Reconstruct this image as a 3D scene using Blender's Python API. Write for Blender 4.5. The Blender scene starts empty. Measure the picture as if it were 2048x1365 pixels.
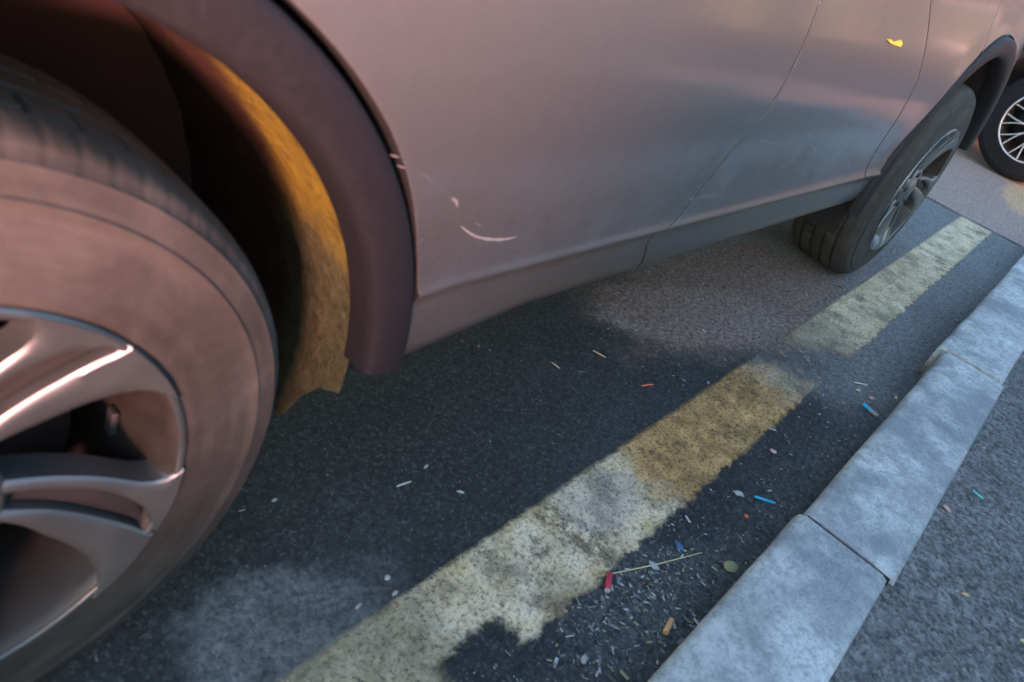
import bpy, bmesh, math, random
from mathutils import Vector, Matrix, noise
R = math.radians
random.seed(7)
sc = bpy.context.scene
COL = sc.collection

# ------------------------------------------------------------------ camera
CP = dict(x=-0.05796, y=-0.48098, z=0.89766, yaw=1.01884, pitch=0.58632, roll=0.36357, f=1482.27)
def cam_axes():
    cy, sy = math.cos(CP['yaw']), math.sin(CP['yaw']); cp, sp = math.cos(CP['pitch']), math.sin(CP['pitch'])
    f = Vector((sy*cp, cy*cp, -sp)); r0 = Vector((cy, -sy, 0)); u0 = r0.cross(f)
    c, s = math.cos(CP['roll']), math.sin(CP['roll'])
    return r0*c+u0*s, u0*c-r0*s, f
CR, CU, CF = cam_axes()
CO = Vector((CP['x'], CP['y'], CP['z']))
cd = bpy.data.cameras.new('camera'); cam = bpy.data.objects.new('camera', cd); COL.objects.link(cam)
m = Matrix((CR, CU, -CF)).transposed().to_4x4(); m.translation = CO
cam.matrix_world = m
cd.sensor_width = 36; cd.lens = CP['f']/2048*36; cd.clip_start = 0.02; cd.clip_end = 500
cd.dof.use_dof = True; cd.dof.focus_distance = 1.75; cd.dof.aperture_fstop = 4.6
sc.camera = cam
def ray(u, v): return CF + CR*((u-1024)/CP['f']) - CU*((v-682.5)/CP['f'])
def onZ(u, v, z=0.0):
    d = ray(u, v); return CO + d*((z-CO.z)/d.z)

# ------------------------------------------------------------------ light
SUN_DIR = Vector((-0.70, -0.68, 0.115)).normalized()      # towards the sun
w = bpy.data.worlds.new('World'); sc.world = w; w.use_nodes = True
nt = w.node_tree; nt.nodes.clear()
sky = nt.nodes.new('ShaderNodeTexSky'); sky.sky_type = 'NISHITA'; sky.sun_disc = False
sky.sun_elevation = math.asin(SUN_DIR.z); sky.sun_rotation = math.atan2(SUN_DIR.x, SUN_DIR.y)
sky.air_density = 1.0; sky.dust_density = 1.0; sky.ozone_density = 2.0
bg = nt.nodes.new('ShaderNodeBackground'); bg.inputs[1].default_value = 0.15
wo = nt.nodes.new('ShaderNodeOutputWorld')
nt.links.new(sky.outputs[0], bg.inputs[0]); nt.links.new(bg.outputs[0], wo.inputs[0])
sd = bpy.data.lights.new('sun', 'SUN'); sd.energy = 2.9; sd.angle = R(14); sd.color = (1.0, 0.42, 0.40)
so = bpy.data.objects.new('sun', sd); COL.objects.link(so)
so.rotation_euler = SUN_DIR.to_track_quat('Z', 'Y').to_euler()
sc.view_settings.view_transform = 'Standard'; sc.view_settings.look = 'None'
sc.view_settings.gamma = 1; sc.view_settings.exposure = 3.1

# ------------------------------------------------------------------ material helpers
class M:
    def __init__(s, name):
        s.m = bpy.data.materials.new(name); s.m.use_nodes = True
        s.t = s.m.node_tree; s.n = s.t.nodes; s.b = s.n['Principled BSDF']; s.out = s.n['Material Output']
        s.tc = s.n.new('ShaderNodeTexCoord')
    def L(s, a, b): s.t.links.new(a, b)
    def inp(s, node, i, v):
        if hasattr(v, 'is_linked') or hasattr(v, 'links'): s.L(v, node.inputs[i])
        else: node.inputs[i].default_value = v
    def set(s, **k):
        for a, v in k.items(): s.inp(s.b, a.replace('_', ' '), v)
        return s
    def noise(s, scale, detail=4, rough=.55, vec=None, dist=0, out='Fac'):
        n = s.n.new('ShaderNodeTexNoise'); s.L(vec or s.tc.outputs['Object'], n.inputs['Vector'])
        n.inputs['Scale'].default_value = scale; n.inputs['Detail'].default_value = detail
        n.inputs['Roughness'].default_value = rough; n.inputs['Distortion'].default_value = dist
        return n.outputs[out]
    def voro(s, scale, vec=None, out='Distance', rnd=1):
        n = s.n.new('ShaderNodeTexVoronoi'); s.L(vec or s.tc.outputs['Object'], n.inputs['Vector'])
        n.inputs['Scale'].default_value = scale; n.inputs['Randomness'].default_value = rnd
        return n.outputs[out]
    def ramp(s, fac, *st):
        n = s.n.new('ShaderNodeValToRGB'); s.L(fac, n.inputs[0]); e = n.color_ramp.elements
        while len(e) < len(st): e.new(.5)
        for i, (p, c) in enumerate(st):
            e[i].position = p; e[i].color = (c, c, c, 1) if isinstance(c, (int, float)) else (*c, 1)
        return n.outputs[0]
    def mix(s, f, a, b, mode='MIX'):
        n = s.n.new('ShaderNodeMix'); n.data_type = 'RGBA'; n.blend_type = mode
        for i, v in ((0, f), (6, a), (7, b)):
            if isinstance(v, tuple): v = (*v, 1)
            s.inp(n, i, v)
        return n.outputs[2]
    def math(s, op, a, b=0.0, c=None):
        n = s.n.new('ShaderNodeMath'); n.operation = op; s.inp(n, 0, a); s.inp(n, 1, b)
        if c is not None: s.inp(n, 2, c)
        return n.outputs[0]
    def mapr(s, v, a, b, c=0.0, d=1.0):
        n = s.n.new('ShaderNodeMapRange'); n.interpolation_type = 'SMOOTHSTEP'; s.inp(n, 0, v)
        for i, x in ((1, a), (2, b), (3, c), (4, d)): s.inp(n, i, x)
        return n.outputs[0]
    def sep(s, vec=None):
        n = s.n.new('ShaderNodeSeparateXYZ'); s.L(vec or s.tc.outputs['Object'], n.inputs[0]); return n.outputs
    def bump(s, h, strength=.5, dist=.002, nrm=None):
        n = s.n.new('ShaderNodeBump'); n.inputs['Strength'].default_value = strength
        n.inputs['Distance'].default_value = dist; s.L(h, n.inputs['Height'])
        if nrm: s.L(nrm, n.inputs['Normal'])
        s.L(n.outputs[0], s.b.inputs['Normal']); return n.outputs[0]
    def blob(s, x, y, cx, cy, rx, ry, wob, amp=.5, ang=0.0):
        """soft-edged stain with its own outline, 1 inside"""
        ca, sa = math.cos(ang), math.sin(ang)
        dx = s.math('SUBTRACT', x, cx); dy = s.math('SUBTRACT', y, cy)
        u = s.math('ADD', s.math('MULTIPLY', dx, ca/rx), s.math('MULTIPLY', dy, sa/rx))
        v = s.math('ADD', s.math('MULTIPLY', dx, -sa/ry), s.math('MULTIPLY', dy, ca/ry))
        d = s.math('SQRT', s.math('ADD', s.math('MULTIPLY', u, u), s.math('MULTIPLY', v, v)))
        d = s.math('ADD', d, s.math('MULTIPLY', s.math('SUBTRACT', wob, .5), amp))
        return s.mapr(d, 1.15, .75)

def simple(name, col, rough=.5, metal=0.0, spec=.5, var=.25, scale=40, bump=0.0):
    k = M(name); n = k.noise(scale, 5)
    c2 = tuple(c*(1-var) for c in col); c1 = tuple(min(1, c*(1+var)) for c in col)
    k.set(Base_Color=k.mix(n, c2, c1), Roughness=k.mapr(n, .2, .8, max(.05, rough-.08), min(1, rough+.08)), Metallic=metal)
    k.b.inputs['Specular IOR Level'].default_value = spec
    if bump: k.bump(k.noise(scale*4, 4), bump, .001)
    return k.m

MAT = {}
# --- asphalt of the road
k = M('asphalt'); x, y, z = k.sep()
wob = k.noise(5, 5, .6); wob2 = k.noise(14, 5, .65); fine = k.noise(420, 3, .6); grain = k.voro(330); mid = k.noise(60, 5, .65)
base = k.ramp(mid, (.25, (.018, .019, .021)), (.55, (.034, .035, .038)), (.8, (.066, .066, .067)))
spk = k.ramp(k.voro(260, out='Color'), (.70, 0.0), (.82, 1.0))
base = k.mix(k.math('MULTIPLY', spk, .5), base, (.13, .128, .125))
# older, paler asphalt farther along the gutter
xw = k.math('ADD', x, k.math('MULTIPLY', k.math('SUBTRACT', wob, .5), .45))
old = k.math('MULTIPLY', k.mapr(xw, 1.62, 1.92), k.mapr(x, 7.0, 6.2))
base = k.mix(k.math('MULTIPLY', old, .8), base, k.ramp(mid, (.2, (.17, .168, .16)), (.8, (.32, .31, .295))))
# grey worn stain beside the near wheel, silt washed across under the sill
dust = k.blob(x, y, .33, -.075, .135, .095, wob2, .9, -.35)
dust2 = k.blob(x, y, .47, -.085, .05, .05, wob2, .8)
base = k.mix(k.math('MULTIPLY', dust, k.mapr(k.noise(22, 6, .7), .32, .6, .45, .95)), base, k.ramp(fine, (.3, (.15, .155, .155)), (.7, (.24, .243, .24))))
base = k.mix(k.math('MULTIPLY', dust2, .45), base, (.12, .125, .127))
veil = k.mapr(k.noise(3.2, 6, .7), .42, .72); base = k.mix(k.math('MULTIPLY', veil, .30), base, (.085, .088, .092))
chaffy = k.blob(x, y, .81, -.345, .20, .07, wob2, 1.2, -.1)
base = k.mix(k.math('MULTIPLY', chaffy, k.mapr(k.noise(55, 5, .7), .35, .7, .1, .6)), base, (.17, .17, .165))
gut = k.mapr(k.math('ADD', y, k.math('MULTIPLY', k.math('SUBTRACT', wob2, .5), .12)), -.30, -.42)
base = k.mix(k.math('MULTIPLY', gut, k.mapr(k.noise(70, 5, .7), .35, .65, .2, .65)), base, (.17, .165, .155))
silt = k.blob(x, y, 1.70, .09, .32, .14, wob2, 1.0, -.35)
base = k.mix(k.math('MULTIPLY', silt, .8), base, k.ramp(mid, (.3, (.38, .35, .35)), (.7, (.58, .54, .51))))
brown = k.blob(x, y, 1.95, .10, .60, .24, wob, 1.0, -.1)
base = k.mix(k.math('MULTIPLY', brown, .8), base, k.ramp(k.noise(90, 4), (.35, (.15, .085, .062)), (.65, (.33, .225, .175))))
st1 = k.sep(k.voro(150, out='Color'))[0]; st2 = k.noise(85, 4, .75)
# crossing street: paler asphalt, its pink-brown tint partly sunlight put into the colour
cross = k.math('MULTIPLY', k.mapr(x, 4.20, 4.24), k.mapr(k.math('ADD', x, wob), 7.6, 6.8))
base = k.mix(cross, base, k.ramp(mid, (.25, (.30, .20, .17)), (.75, (.46, .33, .28))))
GRAIN = k.math('ADD', k.mapr(st1, 0.0, 1.0, .66, 1.12), k.mapr(st2, .3, .72, -.2, .5))
tan = k.blob(x, y, 5.42, -.17, .50, .13, wob, .35, .12)
base = k.mix(k.math('MULTIPLY', tan, .8), base, (.62, .40, .22))
gm = k.n.new('ShaderNodeMix'); gm.data_type = 'RGBA'; gm.blend_type = 'MULTIPLY'; gm.inputs[0].default_value = 1.0; k.L(base, gm.inputs[6]); k.L(GRAIN, gm.inputs[7])
k.set(Base_Color=gm.outputs[2], Roughness=k.ramp(mid, (.3, .62), (.7, .85)))
k.b.inputs['Specular IOR Level'].default_value = .35
h = k.math('ADD', k.math('MULTIPLY', k.noise(190, 5, .7), .8), k.math('MULTIPLY', fine, .7))
k.bump(h, 1.0, .007); MAT['asphalt'] = k.m
# --- coarse footway asphalt
k = M('footway_asphalt'); mid = k.noise(38, 5, .6); big = k.noise(6, 4); v = k.voro(165); f = k.noise(240, 4, .65)
base = k.ramp(mid, (.25, (.12, .115, .11)), (.75, (.33, .315, .295)))
base = k.mix(k.ramp(big, (.4, 0.0), (.65, .5)), base, (.15, .148, .14))
base = k.mix(k.math('MULTIPLY', k.ramp(k.voro(140, out='Color'), (.72, 0.0), (.85, 1.0)), .4), base, (.24, .24, .235))
st1 = k.sep(k.voro(165, out='Color'))[0]; GR = k.math('ADD', k.mapr(st1, 0.0, 1.0, .5, 1.1), k.mapr(k.noise(75, 5, .75), .3, .7, -.25, .5))
gm = k.n.new('ShaderNodeMix'); gm.data_type = 'RGBA'; gm.blend_type = 'MULTIPLY'; gm.inputs[0].default_value = 1.0; k.L(base, gm.inputs[6]); k.L(GR, gm.inputs[7])
k.set(Base_Color=gm.outputs[2], Roughness=.85); k.b.inputs['Specular IOR Level'].default_value = .3
k.bump(k.math('ADD', k.math('MULTIPLY', k.voro(165), .7), f), 1.0, .006); MAT['footway'] = k.m
# --- kerb concrete
k = M('kerb_concrete'); a = k.noise(9, 6, .62); b = k.noise(55, 5, .65); c = k.noise(300, 3)
base = k.ramp(a, (.32, (.30, .305, .295)), (.48, (.50, .49, .46)), (.64, (.66, .64, .60)))
base = k.mix(k.ramp(b, (.46, 0.0), (.62, .5)), base, (.20, .205, .21))
base = k.mix(k.ramp(k.noise(5, 4, .5), (.48, 0.0), (.60, .7)), base, (.20, .215, .225))
base = k.mix(k.math('MULTIPLY', k.ramp(k.noise(130, 5, .75), (.50, 0.0), (.66, 1.0)), .6), base, (.15, .15, .15))
base = k.mix(k.math('MULTIPLY', k.ramp(k.noise(110, 4, .7, dist=1.0), (.56, 0.0), (.7, 1.0)), .45), base, (.62, .60, .57))
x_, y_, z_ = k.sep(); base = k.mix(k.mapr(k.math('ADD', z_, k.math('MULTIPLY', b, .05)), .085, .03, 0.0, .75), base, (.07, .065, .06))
geo = k.n.new('ShaderNodeNewGeometry'); nx, ny, nz = k.sep(geo.outputs['Normal'])
k.set(Base_Color=base, Roughness=.8); k.b.inputs['Specular IOR Level'].default_value = .3
k.bump(k.math('ADD', b, k.math('MULTIPLY', c, .6)), .55, .002); MAT['kerb'] = k.m
MAT['seam'] = simple('tar_seam', (.012, .012, .013), .9)
MAT['mortar'] = simple('kerb_mortar', (.24, .245, .25), .9, var=.4, scale=60, bump=.6)
# --- worn yellow line: x along, y across (object space)
k = M('worn_yellow_paint'); x, y, z = k.sep()
e = k.noise(28, 5, .65); e2 = k.noise(9, 5, .6); fine = k.noise(160, 5, .65); streak = k.math('ADD', k.math('MULTIPLY', k.noise(22, 6, .7), .65), k.math('MULTIPLY', k.noise(220, 4, .7), .35))
half = k.math('ADD', k.math('ABSOLUTE', y), k.math('MULTIPLY', k.math('SUBTRACT', e, .5), k.mapr(y, .0, -.04, .022, .05)))
edge = k.mapr(half, .086, .072)
hole = k.mapr(k.math('ADD', k.math('MULTIPLY', e2, .6), k.math('MULTIPLY', k.noise(75, 5, .75), .4)), .36, .46, .35, 1.0)
xs = k.math('ADD', x, k.math('MULTIPLY', y, .9)); xs = k.math('ADD', xs, k.math('MULTIPLY', k.math('SUBTRACT', e2, .5), .35))
gap = k.math('SUBTRACT', 1.0, k.math('MULTIPLY', k.mapr(xs, 1.66, 1.76), k.mapr(xs, 2.02, 1.88)))
frag = k.mapr(k.noise(30, 4, .7), .55, .62)
gap = k.math('MAXIMUM', gap, k.math('MULTIPLY', frag, .55))
nearcut = k.math('SUBTRACT', 1.0, k.math('MULTIPLY', k.mapr(k.math('ADD', x, k.math('MULTIPLY', k.math('SUBTRACT', e, .5), .12)), .60, .56), k.mapr(k.math('ADD', y, k.math('MULTIPLY', k.math('SUBTRACT', e, .5), .06)), -.012, -.03)))
nearcut = k.math('MAXIMUM', nearcut, k.mapr(x, .47, .43))
mask = k.math('MULTIPLY', k.math('MULTIPLY', edge, hole), k.math('MULTIPLY', gap, nearcut))
mask = k.math('MULTIPLY', mask, k.mapr(k.noise(120, 4, .8), .32, .54, .25, .95))
mask = k.math('MULTIPLY', mask, k.mapr(k.noise(7, 5, .7), .34, .52, .55, 1.0))
grey = k.ramp(k.noise(17, 5, .6), (.3, (.60, .43, .25)), (.5, (.88, .66, .42)), (.72, (.95, .76, .55)))
och = k.ramp(streak, (.36, (.20, .11, .05)), (.5, (.50, .275, .10)), (.64, (.82, .50, .20)))
zone = k.math('MULTIPLY', k.mapr(k.math('ADD', x, k.math('MULTIPLY', k.math('SUBTRACT', e2, .5), .3)), .97, 1.06), k.mapr(k.math('ADD', x, k.math('MULTIPLY', k.math('SUBTRACT', e2, .5), .4)), 1.72, 1.55))
yedge = k.mapr(half, .045, .068)                      # yellow survives along the rims of the grey wear
far = k.mapr(x, 1.8, 2.2)
base = k.mix(k.math('MULTIPLY', yedge, k.mapr(e2, .45, .65, 0.0, .6)), grey, (.52, .34, .10))
stain = k.mapr(k.noise(13, 7, .75), .46, .60); base = k.mix(k.math('MULTIPLY', stain, .7), base, (.27, .20, .125))
base = k.mix(k.mapr(k.math('ADD', x, k.math('MULTIPLY', k.math('SUBTRACT', e2, .5), .25)), .54, .46, 0.0, .75), base, k.ramp(k.noise(35, 6, .75), (.35, (.20, .15, .08)), (.65, (.46, .38, .24))))
brk = k.math('MULTIPLY', k.blob(x, y, .80, -.005, .034, .085, e, 1.5, .12), k.mapr(k.noise(55, 6, .75), .42, .56))
base = k.mix(k.math('MULTIPLY', brk, .85), base, (.17, .12, .065))
base = k.mix(zone, base, och)
base = k.mix(k.math('MULTIPLY', far, k.mapr(e2, .38, .62, .10, .55)), base, (.60, .50, .29))
pale = k.blob(x, y, .90, .02, .10, .06, e, .5)
base = k.mix(k.math('MULTIPLY', pale, .35), base, (.50, .46, .43))
mud = k.math('MULTIPLY', k.mapr(k.math('ADD', x, k.math('MULTIPLY', k.math('SUBTRACT', e, .5), .3)), 1.50, 1.72), k.mapr(x, 2.3, 2.0))
base = k.mix(k.math('MULTIPLY', mud, .65), base, (.27, .21, .15))
base = k.mix(k.ramp(fine, (.54, 0.0), (.72, .7)), base, (.12, .11, .10))
k.set(Base_Color=base, Roughness=.8); k.b.inputs['Specular IOR Level'].default_value = .3
k.bump(k.math('ADD', fine, e), .5, .0025)
tr = k.n.new('ShaderNodeBsdfTransparent'); mx = k.n.new('ShaderNodeMixShader')
k.L(mask, mx.inputs[0]); k.L(tr.outputs[0], mx.inputs[1]); k.L(k.b.outputs[0], mx.inputs[2]); k.L(mx.outputs[0], k.out.inputs[0])
MAT['paint_line'] = k.m
# --- car paint, dusty
def car_paint(name, col, dustc, dusty=1.0):
    k = M(name); x, y, z = k.sep()
    a = k.noise(7, 5, .6); f = k.noise(900, 2); d2 = k.noise(45, 5, .7)
    low = k.mapr(k.math('ADD', z, k.math('MULTIPLY', k.math('SUBTRACT', a, .5), .35)), .62, .34)
    dm = k.math('MULTIPLY', k.math('ADD', k.math('MULTIPLY', low, .72), k.math('MULTIPLY', k.mapr(d2, .35, .8), .16)), dusty)
    k.set(Base_Color=k.mix(dm, k.mix(f, tuple(c*.85 for c in col), tuple(c*1.15 for c in col)), dustc), Metallic=k.math('MULTIPLY', k.math('SUBTRACT', 1.0, dm), .25),
          Roughness=k.mapr(dm, 0.0, .6, .36, .6))
    k.b.inputs['Coat Weight'].default_value = 1.0
    k.inp(k.b, 'Coat Roughness', k.mapr(dm, 0.0, .5, .13, .30))
    k.bump(d2, .05, .001)
    return k.m
MAT['paint'] = car_paint('grey_metallic_paint', (.098, .096, .093), (.034, .030, .027))
MAT['paint2'] = car_paint('dark_paint', (.012, .012, .015), (.03, .028, .027), .5)
MAT['cladding'] = simple('black_plastic', (.011, .010, .012), .62, spec=.3, var=.2, scale=120, bump=.15)
MAT['well'] = simple('well_glow_brown', (.050, .022, .016), .9, var=.4, scale=14)  # brown stands in for the dim red-brown glow inside the well
MAT['shell'] = simple('underbody_black', (.012, .011, .011), .85, var=.3, scale=30)
MAT['glass'] = simple('tinted_glass', (.012, .014, .016), .06, spec=.6, var=.05)
MAT['lamp_red'] = simple('tail_lens', (.30, .015, .015), .15, var=.1)
MAT['lamp_clear'] = simple('head_lens', (.45, .46, .48), .1, metal=.5, var=.1)
MAT['plate'] = simple('plate_white', (.35, .35, .34), .5, var=.03)
# --- arch liner: mud below, amber glow and inward shade painted into the colour
k = M('mud_glow_liner'); x, y, z = k.sep()
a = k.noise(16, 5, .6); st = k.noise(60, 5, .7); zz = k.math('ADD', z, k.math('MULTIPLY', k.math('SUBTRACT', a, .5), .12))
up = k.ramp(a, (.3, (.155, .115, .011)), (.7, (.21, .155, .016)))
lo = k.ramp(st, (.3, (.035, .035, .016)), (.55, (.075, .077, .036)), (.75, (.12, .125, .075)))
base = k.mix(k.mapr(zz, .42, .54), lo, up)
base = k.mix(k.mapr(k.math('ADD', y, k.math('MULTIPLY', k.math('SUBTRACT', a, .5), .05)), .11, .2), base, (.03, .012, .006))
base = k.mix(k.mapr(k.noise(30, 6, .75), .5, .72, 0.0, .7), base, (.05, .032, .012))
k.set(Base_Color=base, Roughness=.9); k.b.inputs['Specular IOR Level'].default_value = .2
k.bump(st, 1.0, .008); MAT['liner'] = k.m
# --- tyre rubber with road dust
k = M('dusty_tyre'); a = k.noise(11, 5, .65, dist=.4); f = k.noise(90, 4, .7)
x, y, z = k.sep(); rad = k.math('SQRT', k.math('ADD', k.math('MULTIPLY', x, x), k.math('MULTIPLY', z, z)))
cmb = k.n.new('ShaderNodeCombineXYZ'); k.L(k.math('MULTIPLY', rad, 14.0), cmb.inputs[0]); k.L(x, cmb.inputs[1]); k.L(z, cmb.inputs[2])
a = k.math('ADD', k.math('MULTIPLY', a, .68), k.math('MULTIPLY', k.noise(6, 5, .65, vec=cmb.outputs[0]), .32))
base = k.ramp(a, (.33, (.025, .022, .018)), (.5, (.045, .041, .034)), (.68, (.074, .068, .058)))
base = k.mix(k.ramp(f, (.5, 0.0), (.75, .5)), base, (.06, .048, .045))
k.set(Base_Color=base, Roughness=.82); k.b.inputs['Specular IOR Level'].default_value = .3
k.bump(f, .35, .0015); MAT['tyre'] = k.m
MAT['tyre2'] = simple('black_tyre', (.006, .006, .007), .75, spec=.2, var=.3, scale=50)
MAT['rim'] = simple('alloy_silver', (.17, .18, .175), .40, metal=.8, var=.12, scale=25)
MAT['rim_dark'] = simple('alloy_pocket', (.035, .030, .028), .5, metal=.2, var=.25, scale=30)
MAT['barrel'] = simple('rim_barrel', (.040, .032, .026), .5, metal=.3, var=.35, scale=40)
MAT['disc'] = simple('brake_disc', (.05, .045, .042), .5, metal=.6, var=.3)
MAT['rim2'] = simple('pale_alloy', (.60, .57, .60), .35, metal=.6, var=.1)
MAT['scuff_faint'] = simple('faint_scuff', (.115, .11, .107), .7, var=.5, scale=120)
MAT['scratch'] = simple('bare_scuff', (.24, .22, .215), .7, var=.4, scale=200)

# ------------------------------------------------------------------ object helpers
def link(o, parent=None, label=None, cat=None, group=None, kind=None):
    COL.objects.link(o)
    if parent is not None: o.parent = parent
    for a, v in (('label', label), ('category', cat), ('group', group), ('kind', kind)):
        if v: o[a] = v
    return o
def mesh_obj(name, vs, fs, mat, parent=None, smooth=True, **kw):
    me = bpy.data.meshes.new(name); me.from_pydata([tuple(v) for v in vs], [], fs); me.validate(); me.update()
    if smooth: me.shade_smooth()
    for mm in (mat if isinstance(mat, (list, tuple)) else [mat]): me.materials.append(MAT[mm] if isinstance(mm, str) else mm)
    return link(bpy.data.objects.new(name, me), parent, **kw)
def empty(name, loc=(0, 0, 0), rz=0.0, parent=None, **kw):
    o = bpy.data.objects.new(name, None); o.location = loc; o.rotation_euler = (0, 0, rz); o.empty_display_size = .1
    return link(o, parent, **kw)
def grid(rows):
    """rows of equal-length point lists -> verts, quads"""
    n = len(rows[0]); vs = [p for r in rows for p in r]
    fs = [(i*n+j, i*n+j+1, (i+1)*n+j+1, (i+1)*n+j) for i in range(len(rows)-1) for j in range(n-1)]
    return vs, fs
def revolve(prof, n, fn=None, a0=0.0, a1=2*math.pi):
    """prof: list of (y, r); axis along y at origin"""
    full = abs(a1-a0-2*math.pi) < 1e-6; vs = []; m_ = n if full else n+1
    for i in range(m_):
        a = a0+(a1-a0)*i/n
        for j, (yy, rr) in enumerate(prof):
            if fn: rr = fn(i, j, yy, rr)
            vs.append((rr*math.cos(a), yy, rr*math.sin(a)))
    q = len(prof); fs = []
    for i in range(n):
        i2 = (i+1) % m_
        for j in range(q-1): fs.append((i*q+j, i*q+j+1, i2*q+j+1, i2*q+j))
    return vs, fs
def join(*vf):
    V, F = [], []
    for v, f in vf:
        o = len(V); V += list(v); F += [tuple(i+o for i in q) for q in f]
    return V, F
def boxv(x0, x1, y0, y1, z0, z1):
    v = [(x, y, z) for x in (x0, x1) for y in (y0, y1) for z in (z0, z1)]
    return v, [(0, 1, 3, 2), (4, 6, 7, 5), (0, 4, 5, 1), (2, 3, 7, 6), (0, 2, 6, 4), (1, 5, 7, 3)]
def bevel_obj(o, wdt, seg=2, ang=40):
    b = o.modifiers.new('bevel', 'BEVEL'); b.width = wdt; b.segments = seg; b.limit_method = 'ANGLE'; b.angle_limit = R(ang); return o
def sharp(o, ang=35):
    bm = bmesh.new(); bm.from_mesh(o.data)
    for e_ in bm.edges:
        if len(e_.link_faces) == 2 and e_.calc_face_angle(0) > R(ang): e_.smooth = False
    bm.to_mesh(o.data); bm.free(); return o
def interp(pts, t):
    if t <= pts[0][0]: return pts[0][1]
    for (a, b), (c, d) in zip(pts, pts[1:]):
        if t <= c: return b+(d-b)*(t-a)/(c-a)
    return pts[-1][1]

# ------------------------------------------------------------------ ground
S = 60
# the road sheet is denser near the camera so that it can undulate slightly
xs = [-S, -8, -3]+[-2+.1*i for i in range(81)]+[9, 20, S]; ys = [-S, -8]+[-4+.1*i for i in range(81)]+[8, S]
def gz(x, y):
    if abs(x-2) > 3.8 or abs(y) > 3.8: return 0.0
    return .0012*noise.noise(Vector((x*3, y*3, 0)))
vs, fs = grid([[(x, y, gz(x, y)-.0015) for y in ys] for x in xs])
mesh_obj('road', vs, fs, 'asphalt', kind='structure')
KS = .018                                   # the kerb and the line run at a slight angle to the car
rows = []
for i in range(90):
    x = -6+ (10.25)*i/89; rows.append([(x, y+KS*x if j < 3 else y, .088+.004*noise.noise(Vector((x*2, y*2, 3)))*(1 if j else 0)) for j, y in enumerate((-.60, -.70, -.9, -1.4, -2.4, -5, -30))])
vs, fs = grid(rows)
n = len(rows)
mesh_obj('footway', vs, fs, 'footway', kind='structure')
# end of the footway at the crossing street
vs, fs = boxv(4.245, 4.36, -30, -.60+KS*4.2, -.05, .095)
kerb = empty('kerb', (0, 0, 0), kind='structure')
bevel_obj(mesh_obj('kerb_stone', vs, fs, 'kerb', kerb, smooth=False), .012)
def kerb_stone(xa, xb, f0, f1, b0, b1, top0=.100, top1=.100, skew=0.0):
    nx = max(6, int((xb-xa)/.06)); prof = []
    rows = []
    for i in range(nx+1):
        t = i/nx; x = xa+(xb-xa)*t; f = f0+(f1-f0)*t; b = b0+(b1-b0)*t; tp = top0+(top1-top0)*t
        j = .0022*noise.noise(Vector((x*9, 1.7, f*40))); e1 = .004*max(0, noise.noise(Vector((x*14, 5.1, 0))))
        rr = .016+.006*noise.noise(Vector((x*6, 9, 2)))
        sec = [(f+.004+j, -.06), (f+j, .0), (f+j, tp-rr-e1), (f-rr*.28+j, tp-rr*.3-e1), (f-rr-e1, tp), ((f+b)/2, tp+.001), (b+.014, tp), (b+.004, tp-.004), (b, tp-.014), (b, -.06)]
        rows.append([(x+skew*(yy-f)+ (.004*noise.noise(Vector((yy*30, xa*7, zz*30))) if i in (0, nx) else 0), yy, zz) for yy, zz in sec])
    vs, fs = grid(rows); m_ = len(rows[0]); fs.append(tuple(range(m_-1, -1, -1))); o_ = (len(rows)-1)*m_; fs.append(tuple(range(o_, o_+m_)))
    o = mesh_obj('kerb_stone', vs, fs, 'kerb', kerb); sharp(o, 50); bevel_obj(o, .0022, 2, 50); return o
kerb_stone(-1.06, -.02, -.452, -.444, -.628, -.618)
kerb_stone(-.005, 1.117, -.444, -.432, -.617, -.606)
kerb_stone(1.1275, 2.172, -.440, -.430, -.616, -.600, .0995, .101, 0)
kerb_stone(2.195, 3.20, -.411, -.408, -.592, -.590, .101, .104, -.01)
kerb_stone(3.213, 4.235, -.407, -.395, -.590, -.578, .103, .10)
mesh_obj('mortar_joint', *boxv(2.16, 2.207, -.600, -.424, -.05, .091), 'mortar', kerb, smooth=False)
mesh_obj('mortar_joint', *boxv(1.112, 1.134, -.606, -.449, -.05, .0955), 'seam', kerb, smooth=False)
mesh_obj('mortar_joint', *boxv(-.024, -.001, -.60, -.455, -.05, .08), 'mortar', kerb, smooth=False)
mesh_obj('mortar_joint', *boxv(3.196, 3.216, -.58, -.42, -.05, .09), 'mortar', kerb, smooth=False)
# yellow line: one thin sheet, its wear in the material
rows = [[(x, -.095+.19*j/8, 0) for j in range(9)] for x in [-2+.1*i for i in range(62)]+[4.19]]
vs, fs = grid(rows)
ln = mesh_obj('yellow_line', vs, fs, 'paint_line', kind='structure'); ln.location = (0, -.2162, .0035); ln.rotation_euler = (0, 0, KS)
# joint where the crossing street meets this one: a recessed dark seam
rows = []
for i in range(120):
    y = -.40+2.6*i/119; xx = 4.215+.012*noise.noise(Vector((y*6, 0, 0)))+.006*noise.noise(Vector((y*30, 0, 2))); h_ = .006+.005*noise.noise(Vector((y*20, 7, 0)))
    rows.append([(xx-h_, y, .0025), (xx+h_, y, .0025)])
vs, fs = grid(rows); mesh_obj('road_seam', vs, fs, 'seam', kind='structure')

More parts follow.
